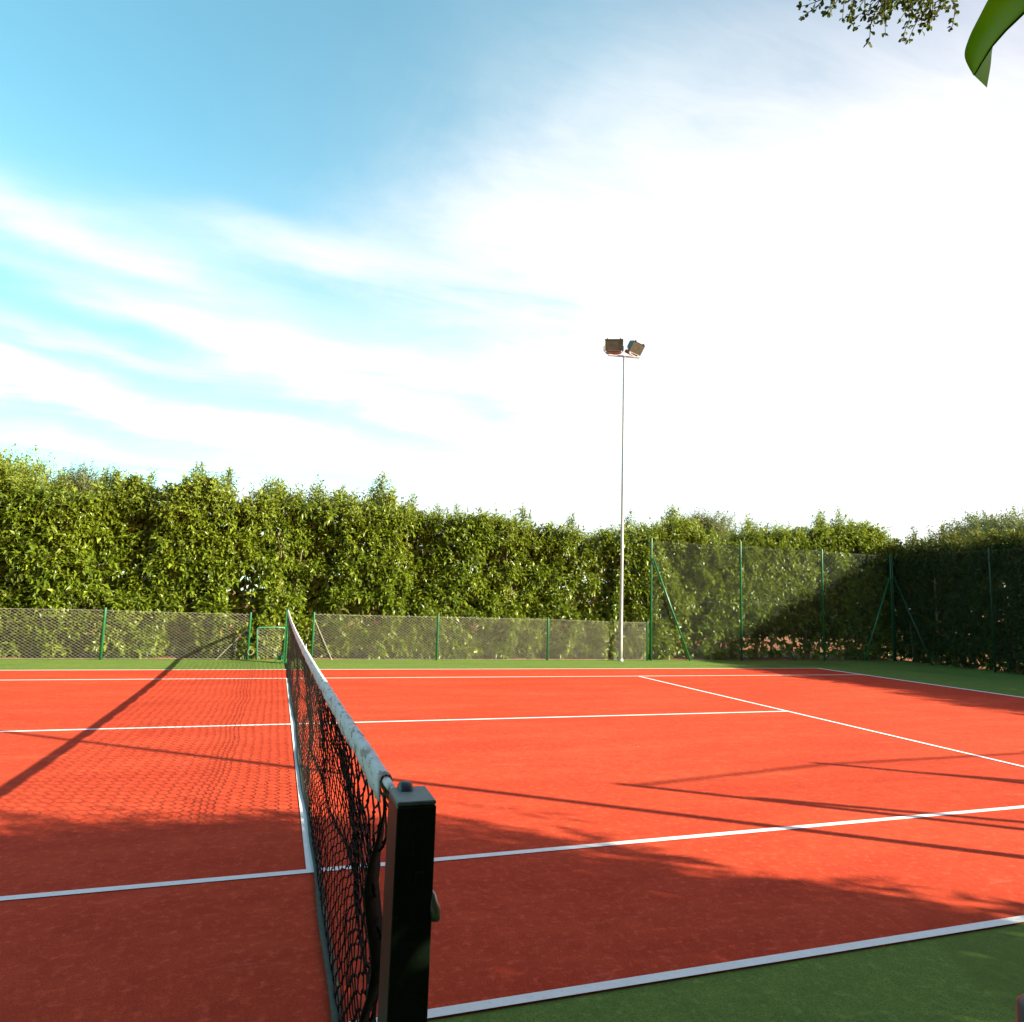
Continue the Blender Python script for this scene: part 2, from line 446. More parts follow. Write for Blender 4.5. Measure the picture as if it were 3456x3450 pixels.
def ribbon(name, pts, width_dirs, mat, th=0.004):
    V = []
    for p, d in zip(pts, width_dirs): V += [tuple(p), tuple(np.asarray(p) + np.asarray(d) * 0.5), tuple(np.asarray(p) + np.asarray(d))]
    F = [f for i in range(len(pts) - 1) for f in ((3 * i, 3 * i + 1, 3 * i + 4, 3 * i + 3), (3 * i + 1, 3 * i + 2, 3 * i + 5, 3 * i + 4))]
    me = bpy.data.meshes.new(name); me.from_pydata(V, [], F); me.update()
    for q in me.polygons: q.use_smooth = True
    o = link_mesh(name, me, mat); md = o.modifiers.new("thick", "SOLIDIFY"); md.thickness = th
    return o
zz = np.linspace(1.015, 0.03, 60)
pts = [(float(end_x(z)) - 0.016, float(end_y(z)), z) for z in zz]
wd = [(0.026 * min(1, (1.03 - z) * 6) + 0.006 * math.sin(z * 9 + 1), 0.032 + 0.010 * math.sin(z * 17), 0.004) for z in zz]
child(ribbon("side_band", pts, wd, M["band"]), net)
pts = [(0, 12.13, z) for z in zz]; wd = [(0.01, -0.05, 0) for z in zz]
child(ribbon("side_band", pts, wd, M["band"]), net)
ys = np.linspace(-0.87, 12.14, 160)
pts = [(0.066 + 0.006 * math.sin(y * 1.4) + 0.003 * math.sin(y * 6), y, 0.006 + 0.001 * math.sin(y * 5) ** 2) for y in ys]
wd = [(-0.036 - 0.005 * math.sin(y * 2.1), 0, 0.003) for y in ys]
child(ribbon("bottom_band", pts, wd, M["bottom"]), net)

# ------------------------------------------------------------------ net posts
def net_post(name, y, face, label):
    """face = -1: outer side towards -y (near post)"""
    t = empty(name, (0, y, 0), label=label, cat="net post", group="posts at the two ends of the net")
    hx, hy, H = 0.0315, 0.045, 1.066
    mb = MB(); mb.box((0, 0, H / 2 - 0.002), (2 * hx, 2 * hy, H - 0.004), bev=0.0015)
    mb.build("post_body", M["post"] if face < 0 else M["fpost"], t)
    mb = MB(); mb.box((0, 0, H + 0.0005), (2 * hx - 0.0008, 2 * hy - 0.0008, 0.007), bev=0.0015)
    mb.build("cap", M["post_top"] if face < 0 else M["fpost"], t)
    # pulley wheel on the court side
    mb = MB(); Mx = Matrix.Rotation(R(90), 4, "Y")
    prof = [(0.001, -0.011), (0.020, -0.011), (0.024, -0.007), (0.024, 0.007), (0.020, 0.011), (0.001, 0.011)]
    k = 20; V = []
    for r, a in prof:
        for j in range(k):
            an = 2 * math.pi * j / k
            V.append((a - 0.006, -face * (hy - 0.012) + r * math.cos(an), H - 0.008 + r * math.sin(an)))
    F = [(i * k + j, i * k + (j + 1) % k, (i + 1) * k + (j + 1) % k, (i + 1) * k + j) for i in range(len(prof) - 1) for j in range(k)]
    mb.add(V, F)
    mb.build("pulley", M["rubber"], t, smooth=True)
    # recessed slot and small plate on the outer face
    mb = MB(); mb.box((-0.001, face * (hy + 0.0012), 0.992), (0.004, 0.0024, 0.06)); mb.box((0.008, face * (hy + 0.002), 0.953), (0.014, 0.004, 0.022), bev=0.001)
    mb.build("ratchet_slot", M["band"], t)
    # cleat on the side
    mb = MB()
    for pp, rr in (([(hx - 0.006, face * 0.034, 0.935), (hx + 0.001, face * 0.040, 0.925), (hx + 0.005, face * 0.043, 0.906), (hx + 0.006, face * 0.043, 0.888)], [0.003, 0.005, 0.0085, 0.0075]),):
        mb.tube(pp, rr, 12)
    c = mb.build("cleat", M["steel"], t, smooth=True)
    # foot: ground sleeve and winder box on the court side
    mb = MB(); mb.box((0, 0, 0.012), (0.12, 0.13, 0.03), bev=0.006)
    mb.build("ground_sleeve", M["post"] if face < 0 else M["fpost"], t)
    if face > 0:
        mb = MB()
        mb.box((-0.10, -0.02, 0.10), (0.10, 0.07, 0.085), M=Euler((0, R(18), 0)).to_matrix(), bev=0.008)
        mb.tube([(-0.03, -0.03, 0.16), (-0.19, -0.05, 0.02)], 0.012, 8)
        mb.build("winder_box", M["fpost"], t)
    return t
net_post("net_post", YN, -1, "near black-green square net post with worn grey cap in the foreground")
net_post("net_post", YF, 1, "far bright green net post standing by the gate gap in the fence")

# ------------------------------------------------------------------ fences
def mesh_bay(p0, p1, z0, z1, cw, ch, r, skip=None):
    """diamond wire mesh between two ground points, made of straight diagonal wires"""
    p0 = np.array(p0, float); p1 = np.array(p1, float)
    L = np.linalg.norm(p1 - p0); d = (p1 - p0) / L; nrm = np.array([-d[1], d[0]])
    H = z1 - z0; run = H / ch * cw
    A, B = [], []
    for sgn, off in ((1, 0.0022), (-1, -0.0022)):
        s = -run if sgn > 0 else 0.0
        s = -math.ceil(run / cw) * cw if sgn > 0 else 0.0
        end = L if sgn > 0 else L + run
        while s < end:
            # wire goes from (s, z0) to (s + sgn*run, z1); clip to 0..L
            a0, a1 = s, s + sgn * run
            t0, t1 = 0.0, 1.0
            for lim, side in ((0.0, 1), (L, -1)):
                f0, f1 = (a0 - lim) * side, (a1 - lim) * side
                if f0 < 0 and f1 < 0: t0 = 2
                elif f0 < 0: t0 = max(t0, f0 / (f0 - f1))
                elif f1 < 0: t1 = min(t1, f0 / (f0 - f1))
            if t1 - t0 > 0.01:
                n = 5
                tt = np.linspace(t0, t1, n)
                xs = a0 + (a1 - a0) * tt; zs = z0 + H * tt
                bow = 0.012 * np.sin(xs * 2.3) * np.sin(np.pi * (zs - z0) / H)
                P = np.stack([p0[0] + d[0] * xs + nrm[0] * (off + bow), p0[1] + d[1] * xs + nrm[1] * (off + bow), zs + 0.006 * np.sin(xs * 3.1)], 1)
                A.append(P[:-1]); B.append(P[1:])
            s += cw
    return segs(np.concatenate(A), np.concatenate(B), r, 3)

def fence(name, label, pts, H, cw, ch, mesh_mat, braces=(), post_r=0.024, wires=(0.02, 0.98), cat="fence", group=None, wire_r=0.0026, lean=None, cap=False, stays=(), pm="fpost"):
    p0 = pts[0]
    root = empty(name, (p0[0], p0[1], 0), label=label, cat=cat, group=group)
    for i, (x, y, hh) in enumerate(pts):
        mb = MB(); dx = (lean or {}).get(i, 0.0)
        mb.tube([(x, y, -0.03), (x + dx, y, hh - 0.01), (x + dx, y, hh)], [post_r, post_r, post_r * 0.9], 12)
        child(mb.build("post", M[pm], smooth=True), root)
        if cap:
            mb = MB(); r = post_r
            mb.lathe([(r + 0.007, hh - 0.030), (r + 0.008, hh - 0.028), (r + 0.008, hh - 0.005), (r + 0.0045, hh - 0.001), (r + 0.0042, hh + 0.022), (r * 0.85, hh + 0.030), (r * 0.4, hh + 0.034), (0.001, hh + 0.035)], (x + dx, y, 0), 20)
            child(mb.build("post_cap", M["rubber"], smooth=True), root)
    for i in range(len(pts) - 1):
        a, b = pts[i], pts[i + 1]; hm = min(H, a[2], b[2]) - 0.03
        V, F = mesh_bay(a[:2], b[:2], 0.02, hm, cw, ch, wire_r)
        child(link_mesh("wire_mesh", mesh_np("wire_mesh", V, F), mesh_mat), root)
    for f in wires:
        mb = MB()
        mb.tube([(x, y - 0.006, (min(H, hh) - 0.03) * f) for x, y, hh in pts], wire_r * 1.2, 5)
        child(mb.build("straining_wire", mesh_mat), root)
    for (x0, y0, z0, x1, y1) in braces:
        mb = MB(); mb.tube([(x0, y0, z0), (x1, y1, 0.0)], post_r * 0.9, 10)
        child(mb.build("brace", M[pm], smooth=True), root)
    for (x0, y0, z0, x1, y1) in stays:
        mb = MB(); mb.tube([(x0, y0, z0), (x1, y1, 0.0)], 0.006, 6)
        child(mb.build("stay_wire", M["wire"]), root)
    return root

FY = 12.86
fence("low_fence", "low green-posted wire fence along the far hedge, left of the net", [(-8.8, FY, .97), (-6.1, FY, .97), (-3.34, FY, .985), (-0.71, FY, .955)], .98, .088, .056, M["wire"],
      stays=[(-0.75, FY - .01, .62, -1.30, FY - .02)], group="low wire fences", post_r=0.023, wire_r=0.0018)
fence("low_fence", "low green-posted wire fence behind the lamp mast, between gate and tall fence", [(0.54, FY, .985), (3.20, FY, 1.0), (5.82, FY, .985), (8.44, FY, .95)], .985, .088, .056, M["wire"],
      stays=[(0.56, FY - .01, .82, 0.96, FY - .03)], group="low wire fences", post_r=0.023, wire_r=0.0018)
fence("tall_fence", "tall green-posted chain-link fence in front of the far hedge's right half", [(8.54, FY, 3.0), (11.17, FY, 3.06), (13.80, FY, 3.0), (16.2, FY, 2.98)], 2.97, .066, .066, M["wire_green"],
      braces=[(8.56, FY - .05, 2.50, 9.62, FY - .05), (16.1, FY - .05, 2.30, 15.1, FY - .05)], group="tall chain-link fences", post_r=0.026, wires=(0.01, 0.5, 0.99), wire_r=0.0013)
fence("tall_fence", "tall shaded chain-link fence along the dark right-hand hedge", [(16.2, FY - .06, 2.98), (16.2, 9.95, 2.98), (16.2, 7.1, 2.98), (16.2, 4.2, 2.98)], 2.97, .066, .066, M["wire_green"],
      pm="fpost_shade", braces=[(16.16, FY - .15, 2.30, 16.16, FY - 1.25)], group="tall chain-link fences", post_r=0.026, wires=(0.01, 0.5, 0.99), wire_r=0.0013)
# beside and behind the camera: seen only by one post top and by their shadows
NY = -1.84
fence("low_fence", "low wire fence on the near side, one capped post top at the lower right corner", [(0.621, NY - .005, .934), (3.2, NY, .98), (5.8, NY, .98), (8.2, NY, .98)], .98, .088, .056, M["wire"],
      group="low wire fences", post_r=0.030, cap=True)
fence("tall_fence", "tall wire fence on the near side throwing the thin V-shaped shadows", [(8.32, NY, 3.0), (10.85, NY, 3.2), (13.5, NY, 3.2)], 3.17, .066, .066, M["wire_green"],
      braces=[(8.34, NY + .03, 2.6, 9.4, NY + .03), (10.85, NY + .03, 2.8, 9.9, NY + .03), (10.85, NY + .03, 2.8, 11.9, NY + .03)], group="tall chain-link fences", post_r=0.036, wire_r=0.0016, wires=(0.01, 0.5, 1.0))
mbr = MB(); mbr.tube([(8.32, NY - .02, 2.96), (10.85, NY - .02, 3.16), (13.5, NY - .02, 3.16)], 0.016, 8)
child(mbr.build("top_rail", M["fpost"], smooth=True), bpy.data.objects["tall_fence.002"])

# small bent-pipe gate in the gap beside the far post
g = empty("pipe_gate", (-0.53, FY, 0), label="low bent-pipe wire gate in the fence gap behind the far net post", cat="gate")
mb = MB()
mb.tube([(-0.53, FY - .01, 0.0), (-0.565, FY - .01, .60), (-0.55, FY - .01, .635), (-0.51, FY - .01, .65), (-0.20, FY + .01, .655), (-0.03, FY + .03, .655)], 0.017, 10)
child(mb.build("pipe_frame", M["gate_pipe"], smooth=True), g)
mb = MB(); mb.tube([(0.435, FY - .01, 0.0), (0.415, FY - .01, .33)], 0.014, 10)
child(mb.build("stub_pipe", M["galv"], smooth=True), g)
V, F = mesh_bay((-0.54, FY), (-0.06, FY + .03), 0.03, 0.64, .088, .056, 0.0021)
child(link_mesh("wire_mesh", mesh_np("wire_mesh", V, F), M["wire"]), g)
mb = MB(); mb.tube([(0.06 * math.cos(a) - 0.655, FY - .03, 0.16 + 0.06 * math.sin(a)) for a in np.linspace(0, 6.28, 14)], 0.004, 5)
child(mb.build("latch_ring", M["wire"]), g)

# ------------------------------------------------------------------ lamp masts
def floodlight(root, loc, yaw, tilt):
    """aims along local -Y, tilted down; parts: housing > glass, bracket, gear_box"""
    W, Hh, D = 0.46, 0.29, 0.22
    Mr = Matrix.Translation(loc) @ Matrix.Rotation(yaw, 4, "Z")
    T = Mr @ Matrix.Translation((0, 0, 0.25)) @ Matrix.Rotation(tilt, 4, "X")
    def xf(b): b.v = [tuple(T @ Vector(p)) for p in b.v]; return b
    b = MB()
    f = [(-W / 2, -D / 2, -Hh / 2), (W / 2, -D / 2, -Hh / 2), (W / 2, -D / 2, Hh / 2), (-W / 2, -D / 2, Hh / 2)]
    i_ = [(x * .92, y + 0.012, z * .90) for x, y, z in f]
    k2 = [(x, y + 0.035, z) for x, y, z in f]
    bk = [(x * .62, D / 2, z * .55 + .02) for x, y, z in f]
    V = f + i_ + k2 + bk
    F = [(0, 1, 5, 4), (1, 2, 6, 5), (2, 3, 7, 6), (3, 0, 4, 7)]
    for a in range(4):
        c = (a + 1) % 4
        F += [(a, 8 + a, 8 + c, c), (8 + a, 12 + a, 12 + c, 8 + c)]
    F.append((12, 13, 14, 15))
    b.add(V, F)
    for s in (-1, 1): b.box((s * W * .36, -D / 2 + .02, Hh / 2 + .012), (0.025, 0.05, 0.024))
    hs = child(xf(b).build("floodlight", M["lamp"]), root)
    b = MB(); b.add([(x, y + .001, z) for x, y, z in i_], [(0, 1, 2, 3)])
    gl = xf(b).build("glass", M["glass"]); gl.parent = hs
    b = MB(); b.box((0, 0.0, -Hh / 2 - 0.025), (W * .80, 0.16, 0.085), bev=0.012)
    gb = xf(b).build("gear_box", M["rustbox"]); gb.parent = hs
    b = MB()
    pts = [(-W / 2 - .012, 0.02, 0.24), (-W / 2 - .012, 0.02, 0.12), (-W * .36, 0.0, 0.03), (0, 0, 0.012), (W * .36, 0, 0.03), (W / 2 + .012, 0.02, 0.12), (W / 2 + .012, 0.02, 0.24)]
    b.tube(pts, 0.011, 6); b.v = [tuple(Mr @ Vector(p)) for p in b.v]
    br = b.build("bracket", M["galv"]); br.parent = hs
    for o in (gl, gb, br): o.matrix_parent_inverse = (hs.matrix_parent_inverse @ Matrix()).inverted() if False else Matrix()

def mast(name, x, y, Hm, sgn, label):
    t = empty(name, (x, y, 0), label=label, cat="lamp mast", group="floodlight masts beside the court")
    b = MB(); n = 24
    b.tube([(0, 0, -0.02)] + [(0.012 * math.sin(q * 2.5) * q, 0, Hm * q) for q in np.linspace(0, 1, n)][1:], list(np.linspace(0.046, 0.027, n)), 16)
    b.build("mast_pole", M["galv"], t, smooth=True)
    b = MB(); b.tube([(0, 0, Hm * .968), (0, 0, Hm * .973)], 0.026, 14)
    b.build("collar", M["galv"], t)
    b = MB(); b.tube([(0, 0, 0.0), (0, 0, 0.05)], [0.065, 0.056], 14)
    b.build("base_flange", M["galv"], t)
    b = MB(); ang = math.atan2(-0.14 * sgn, 0.80)
    b.box((0.0, 0, Hm + .018), (0.82, 0.05, 0.036), M=Matrix.Rotation(ang, 3, "Z"), bev=0.004)
    b.build("crossarm", M["galv"], t)
    for s, yaw, tilt in ((-1, R(-24), R(14)), (1, R(26), R(34))):
        p = Matrix.Rotation(ang, 4, "Z") @ Vector((s * 0.27, 0, Hm + .03))
        if sgn < 0: yaw = math.pi - yaw
        flood_local(t, p, yaw, tilt)
    return t

def flood_local(t, p, yaw, tilt):
    before = set(bpy.data.objects)
    dummy = t
    loc = t.location.copy(); t.location = (0, 0, 0)
    floodlight(dummy, p, yaw, tilt)
    t.location = loc

mast("lamp_mast", 7.645, 12.72, 7.52, 1, "slender grey mast with two floodlights behind the court")
mast("lamp_mast", 7.12, -1.72, 7.52, -1, "lamp mast on the near side whose thin shadow crosses the court")

# ------------------------------------------------------------------ foliage
def unit(a): return a / (np.linalg.norm(a, axis=-1, keepdims=True) + 1e-12)

def leaves(P, axis, nrm, L, W, fold=0.25, droop=0.28):
    """P base (n,3), axis unit, nrm unit; five-vertex folded, drooping leaf"""
    side = unit(np.cross(axis, nrm)); nrm = np.cross(side, axis)
    L = L[:, None]; W = W[:, None]
    mid = P + axis * L * 0.45 + nrm * L * 0.06
    ml = mid + side * W * 0.5 + nrm * W * fold
    mr = mid - side * W * 0.5 + nrm * W * fold
    tip = P + axis * L - nrm * L * droop
    V = np.stack([P, ml, mid, mr, tip], 1).reshape(-1, 3)
    F = np.array([(0, 2, 1), (0, 3, 2), (2, 4, 1), (3, 4, 2)])
    F = (F[None] + (np.arange(len(P)) * 5)[:, None, None]).reshape(-1, 3)
    return V, F

def shoots(B, D, Ls, nleaf, leafL, leafW, up=0.25, jitter=0.5):
    """leafy shoots from B along D; returns leaves V,F and stem segments"""
    n = len(B)
    t = (np.arange(nleaf)[None] + rng.random((n, nleaf))) / nleaf
    ph = rng.random((n, 1)) * 6.28 + np.arange(nleaf)[None] * 2.4 + rng.normal(0, 0.3, (n, nleaf))
    ref = np.where(np.abs(D[:, 2:3]) < 0.9, np.array([[0, 0, 1.0]]), np.array([[1.0, 0, 0]]))
    u = unit(np.cross(D, ref)); v = np.cross(D, u)
    rad = u[:, None] * np.cos(ph)[..., None] + v[:, None] * np.sin(ph)[..., None]
    P = B[:, None] + D[:, None] * (t * Ls[:, None])[..., None] + rad * 0.006
    # young leaves at the tip point along the shoot, older ones hang outwards and down
    k = t[..., None]
    ax = rad * (1.0 - 0.45 * k) + D[:, None] * (0.25 + 0.75 * k ** 2) + np.array([0, 0, -1.0]) * (0.55 - 0.60 * k + up * 0) + rng.normal(0, jitter * 0.35, P.shape)
    ax = unit(ax)
    nr = unit(D[:, None] * 0.5 + np.array([0, 0, 1.0]) * 0.8 + rng.normal(0, 0.35, P.shape))
    LL = leafL * (0.65 + 0.6 * rng.random((n, nleaf))) * (1.0 - 0.35 * t ** 3)
    WW = LL * leafW * (0.8 + 0.4 * rng.random((n, nleaf)))
    return leaves(P.reshape(-1, 3), ax.reshape(-1, 3), nr.reshape(-1, 3), LL.ravel(), WW.ravel()), (B, B + D * Ls[:, None])

def vnoise(P, s, seed=0):
    """cheap smooth 3-D value field from a few sine waves, about -1..1"""
    r = np.random.default_rng(100 + seed); o = 0
    for k in range(7):
        d = r.normal(size=3); d /= np.linalg.norm(d)
        o = o + np.sin((P @ d) * s * (0.6 + 1.3 * r.random()) + r.random() * 6.28)
    return o / 3.2

def hedge(name, label, origin, along, out, length, profile, depth, n_face, n_top, n_in, leafL=0.145, holes=(), seed=0, low=1.0, trunk_step=0.8, plume=1.0, mat="leaf", group=None, leaf_n=11, back=0.35, bottom_sparse=0.5, low_fn=None, rag=0.24, gaps=0.75):
    """along/out: unit horizontal vectors; out = the side that faces the court"""
    global rng
    keep_rng = rng; rng = np.random.default_rng(seed + 7)
    al = np.array([along[0], along[1], 0.0]); ou = np.array([out[0], out[1], 0.0]); O = np.array([origin[0], origin[1], 0.0])
    sx = np.array([p[0] for p in profile]); hz = np.array([p[1] for p in profile])
    Ht = lambda s: np.interp(s, sx, hz)
    root = empty(name, (origin[0] + along[0] * length / 2, origin[1] + along[1] * length / 2, 0), label=label, cat="hedge", group=group)
    LV = []; stems = []
    def cull(s, z, Pw, keep):
        # soft holes and general gaps
        for (hs, hz_, rs, rz, a) in holes:
            q = ((s - hs) / rs) ** 2 + ((z - hz_) / rz) ** 2
            keep &= ~((q < 1) & (rng.random(len(s)) < a))
        gap = vnoise(Pw, 2.6, seed) + 0.5 * vnoise(Pw, 6.0, seed + 1)
        keep &= ~((gap < -0.72) & (rng.random(len(s)) < 0.88 * gaps))
        gap2 = vnoise(Pw, 9.0, seed + 6)
        keep &= ~((gap2 < -0.62) & (rng.random(len(s)) < 0.8 * gaps))
        lowz = z < low
        dens = low_fn(s) if low_fn is not None else np.full(len(s), 1 - bottom_sparse)
        keep &= ~(lowz & (rng.random(len(s)) > dens * (0.72 + 0.28 * (z / low))))
        return keep
    # court-facing shell and back shell
    for sidev, n in ((1, n_face), (-1, int(n_face * back))):
        s = rng.random(n) * length; z = 0.06 + rng.random(n) ** 1.0 * (Ht(s) - 0.35)
        Pw = O + al * s[:, None] + np.array([0, 0, 1.0]) * z[:, None]
        bulge = rag * vnoise(Pw, 1.7, seed + 2) + rag * 0.5 * vnoise(Pw, 4.5, seed + 3) + 0.13 * vnoise(Pw, 10.0, seed + 4)
        dd = depth / 2 + np.minimum(bulge, 0.10) - np.clip((z / Ht(s) - 0.8) * 0.6, 0, 1) - 0.18 * rng.random(n) ** 2
        P = Pw + ou * (sidev * dd)[:, None]
        keep = cull(s, z, Pw, np.ones(n, bool))
        if sidev < 0: keep &= rng.random(n) < 0.9
        P = P[keep]; m = len(P)
        D = unit(ou * sidev * (0.75 + 0.4 * rng.random((m, 1))) + np.array([0, 0, 1.0]) * (0.15 + 0.75 * rng.random((m, 1))) + al * rng.normal(0, 0.55, (m, 1)))
        Ls = 0.18 + 0.24 * rng.random(m)
        vf, st = shoots(P - D * 0.12, D, Ls, leaf_n, leafL, 0.42)
        LV.append(vf); stems.append(st)
    # top growth
    s = rng.random(n_top) * length
    e = rng.normal(0, 0.28, n_top) * depth
    H = Ht(s)
    pl = vnoise(np.stack([s * 1.0, s * 0, e], 1), 3.5, seed + 5)
    P = O + al * s[:, None] + ou * e[:, None] + np.array([0, 0, 1.0]) * (H - 0.42 - 0.35 * rng.random(n_top) - 0.5 * (np.abs(e) / depth) ** 2)[:, None]
    D = unit(np.array([0, 0, 1.0]) + ou * (e / depth * 0.7)[:, None] + al * rng.normal(0, 0.22, (n_top, 1)) + ou * rng.normal(0, 0.18, (n_top, 1)))
    Ls = (0.24 + 0.22 * rng.random(n_top)) * (1 + 0.3 * np.clip(pl, -1, 1))
    vf, st = shoots(P, D, Ls, leaf_n, leafL * 0.92, 0.34); LV.append(vf); stems.append(st)
    # leaders standing clear of the top
    ncl = int(length * 1.5 * plume)
    for _ in range(ncl):
        sc = rng.random() * length; ec = rng.normal(0, 0.16) * depth; hc = 0.18 + 0.42 * rng.random() ** 1.6; k = int(6 + 22 * hc)
        q = np.abs(rng.normal(0, 0.45, k)).clip(0, 1); an = rng.random(k) * 6.28; wc = 0.13 + 0.22 * hc
        P = O + al * (sc + wc * q * np.cos(an))[:, None] + ou * (ec + wc * q * np.sin(an))[:, None]
        P = P + np.array([0, 0, 1.0]) * (float(Ht(np.clip(sc, 0, length))) - 0.45 + hc * (1 - q) * (0.35 + 0.5 * rng.random(k)))[:, None]
        D = unit(np.array([0, 0, 1.0]) + al * (0.35 * q * np.cos(an))[:, None] + ou * (0.35 * q * np.sin(an))[:, None] + rng.normal(0, 0.07, (k, 3)))
        vf, st = shoots(P, D, 0.30 + 0.16 * rng.random(k), 13, leafL * 0.88, 0.34); LV.append(vf); stems.append(st)
    V, F = join_np(LV)
    child(link_mesh("foliage", mesh_np("foliage", V, F), M[mat]), root)
    # inner leaves, larger and shaded by the shell
    s = rng.random(n_in) * length; z = np.where(rng.random(n_in) < 0.13, 0.05 + rng.random(n_in) * low, low * 0.9 + rng.random(n_in) * (Ht(s) - 0.55 - low * 0.9))
    e = (rng.random(n_in) - 0.5) * depth * 0.55
    Pw = O + al * s[:, None] + np.array([0, 0, 1.0]) * z[:, None]
    keep = np.ones(n_in, bool)
    for (hs, hz_, rs, rz, a) in holes:
        q = ((s - hs) / rs) ** 2 + ((z - hz_) / rz) ** 2
        keep &= ~((q < 1) & (rng.random(n_in) < a * 0.3))
    P = (Pw + ou * e[:, None])[keep]; m = len(P)
    vf = leaves(P, unit(rng.normal(size=(m, 3)) * np.array([1, 1, .7]) * (1 - 0.6 * np.abs(ou)) + np.array([0, 0, -0.6])), unit(rng.normal(size=(m, 3)) * 0.6 + ou * rng.choice([-1, 1], (m, 1))), 0.20 + 0.10 * rng.random(m), 0.10 + 0.04 * rng.random(m))
    child(link_mesh("inner_foliage", mesh_np("inner_foliage", *vf), M[mat]), root)
    # twigs
    A = np.concatenate([a for a, b in stems]); B = np.concatenate([b for a, b in stems])
    sel = rng.random(len(A)) < 0.5
    V, F = segs(A[sel], B[sel], 0.0028, 3)
    child(link_mesh("twigs", mesh_np("twigs", V, F), M["twig"]), root)
    # trunks, one mesh each
    nt_ = int(length / trunk_step)
    for i in range(nt_):
        s_ = (i + 0.5 + rng.normal(0, 0.18)) * trunk_step; e_ = rng.normal(0.05, 0.12) * depth
        hh = float(Ht(s_)) * (0.72 + 0.15 * rng.random())
        b = MB(); base = O + al * s_ + ou * e_
        for q in range(1 + int(rng.random() < 0.65) + int(rng.random() < 0.4)):
            lean = rng.normal(0, 0.16, 2); r0 = 0.020 + 0.022 * rng.random(); pts = []
            for k in range(7):
                f = k / 6; wv = rng.normal(0, 0.025, 2)
                pts.append(base + al * (lean[0] * f * hh * 0.6 + wv[0]) + ou * (lean[1] * f * hh * 0.4 + wv[1]) + np.array([0, 0, f * hh - 0.05]))
            b.tube(pts, [r0 * (1.5 if k == 0 else 1) * (1 - 0.11 * k) for k in range(7)], 6)
            for k in range(2, 6):
                for _ in range(2):
                    p = pts[k]; d = unit(np.array([*rng.normal(0, 1, 2), 0.7 + 0.5 * rng.random()]))
                    ln = 0.2 + 0.3 * rng.random()
                    b.tube([p, p + d * ln * 0.5 + rng.normal(0, 0.02, 3), p + d * ln], [r0 * 0.42, r0 * 0.3, r0 * 0.12], 4, cap=False)
        child(b.build("trunk", M["bark"], smooth=True), root)
    rng = keep_rng
    return root

# far side, silhouette heights read along x
prof_far = [(-9, 4.1), (-5.63, 3.92), (-5.26, 3.76), (-4.78, 3.42), (-4.4, 3.36), (-3.87, 3.33), (-3.75, 3.52), (-3.18, 3.80), (-2.76, 3.55), (-1.96, 3.90), (-1.42, 3.78), (-1.12, 3.40), (-0.86, 3.54), (-0.5, 3.92), (0.02, 3.72), (0.49, 3.58), (1.0, 3.90), (1.56, 3.55), (1.9, 3.90), (2.41, 3.66), (2.93, 3.42), (3.58, 3.34), (4.23, 3.46), (4.91, 3.42), (5.6, 3.36), (6.32, 3.25), (7.05, 3.16)]
OX = -9.0
hedge("hedge", "tall clipped sunlit hedge behind the low far fence, ending at the lamp mast", (OX, 13.85), (1, 0), (0, -1), 16.0, [(a - OX, b + 0.10) for a, b in prof_far], 1.25,
      9500, 2100, 13000, holes=[(8.15, 1.25, 0.45, 0.55, 0.95), (15.9, 1.9, 0.55, 1.0, 0.85), (10.6, 0.95, 0.5, 0.35, 0.85), (5.2, 1.0, 0.6, 0.2, 0.8)], seed=1, low=1.02, trunk_step=0.85, group="hedges round the court",
      low_fn=lambda s: np.where(s < 9.3, 1.0, 0.9))
prof_b = [(7.0, 3.2), (7.49, 3.34), (7.94, 3.42), (8.56, 3.46), (9.19, 3.60), (9.91, 3.90), (10.33, 3.50), (10.66, 3.34), (11.34, 3.28), (11.86, 3.55), (12.38, 3.70), (13.1, 3.86), (13.6, 3.80), (14.4, 3.88), (15.57, 4.08), (16.3, 4.0), (16.9, 3.6), (17.6, 3.5)]
hedge("hedge", "leafy hedge behind the tall chain-link fence, lit on its left and shaded on its right", (7.0, 13.85), (1, 0), (0, -1), 10.6, [(a - 7.0, b) for a, b in prof_b], 1.2,
      6400, 1500, 9000, holes=[(0.2, 1.9, 0.55, 1.0, 0.8), (1.1, 2.6, 0.5, 0.5, 0.6), (6.2, 0.4, 2.6, 0.38, 0.9)], seed=2, low=0.75, trunk_step=0.62, group="hedges round the court", bottom_sparse=0.3)
prof_r = [(0, 3.62), (1.0, 3.56), (1.7, 3.55), (2.7, 3.66), (3.5, 3.6), (5, 3.6), (7, 3.55), (9, 3.6), (17, 3.6)]
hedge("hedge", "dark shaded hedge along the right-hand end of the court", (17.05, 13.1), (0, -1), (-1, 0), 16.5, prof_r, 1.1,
      5200, 1600, 16000, seed=3, low=0.55, trunk_step=0.7, group="hedges round the court", bottom_sparse=0.45, leafL=0.14, plume=0.5, mat="leaf_shade", rag=0.16)
# near side, behind the camera: throws the foreground shade
hedge("hedge", "tall hedge on the near side of the court that shades the foreground", (-9.5, -3.9), (1, 0), (0, 1), 17.6, [(0, 4.25), (12, 4.2), (14.8, 4.12), (15.6, 4.05), (16.4, 4.3), (17.0, 4.1), (17.4, 4.2), (17.6, 3.9)], 1.1,
      4200, 3000, 16000, seed=4, low=0.4, trunk_step=0.9, group="hedges round the court", leafL=0.16, leaf_n=10, bottom_sparse=0.2, plume=0.3, gaps=0.25)

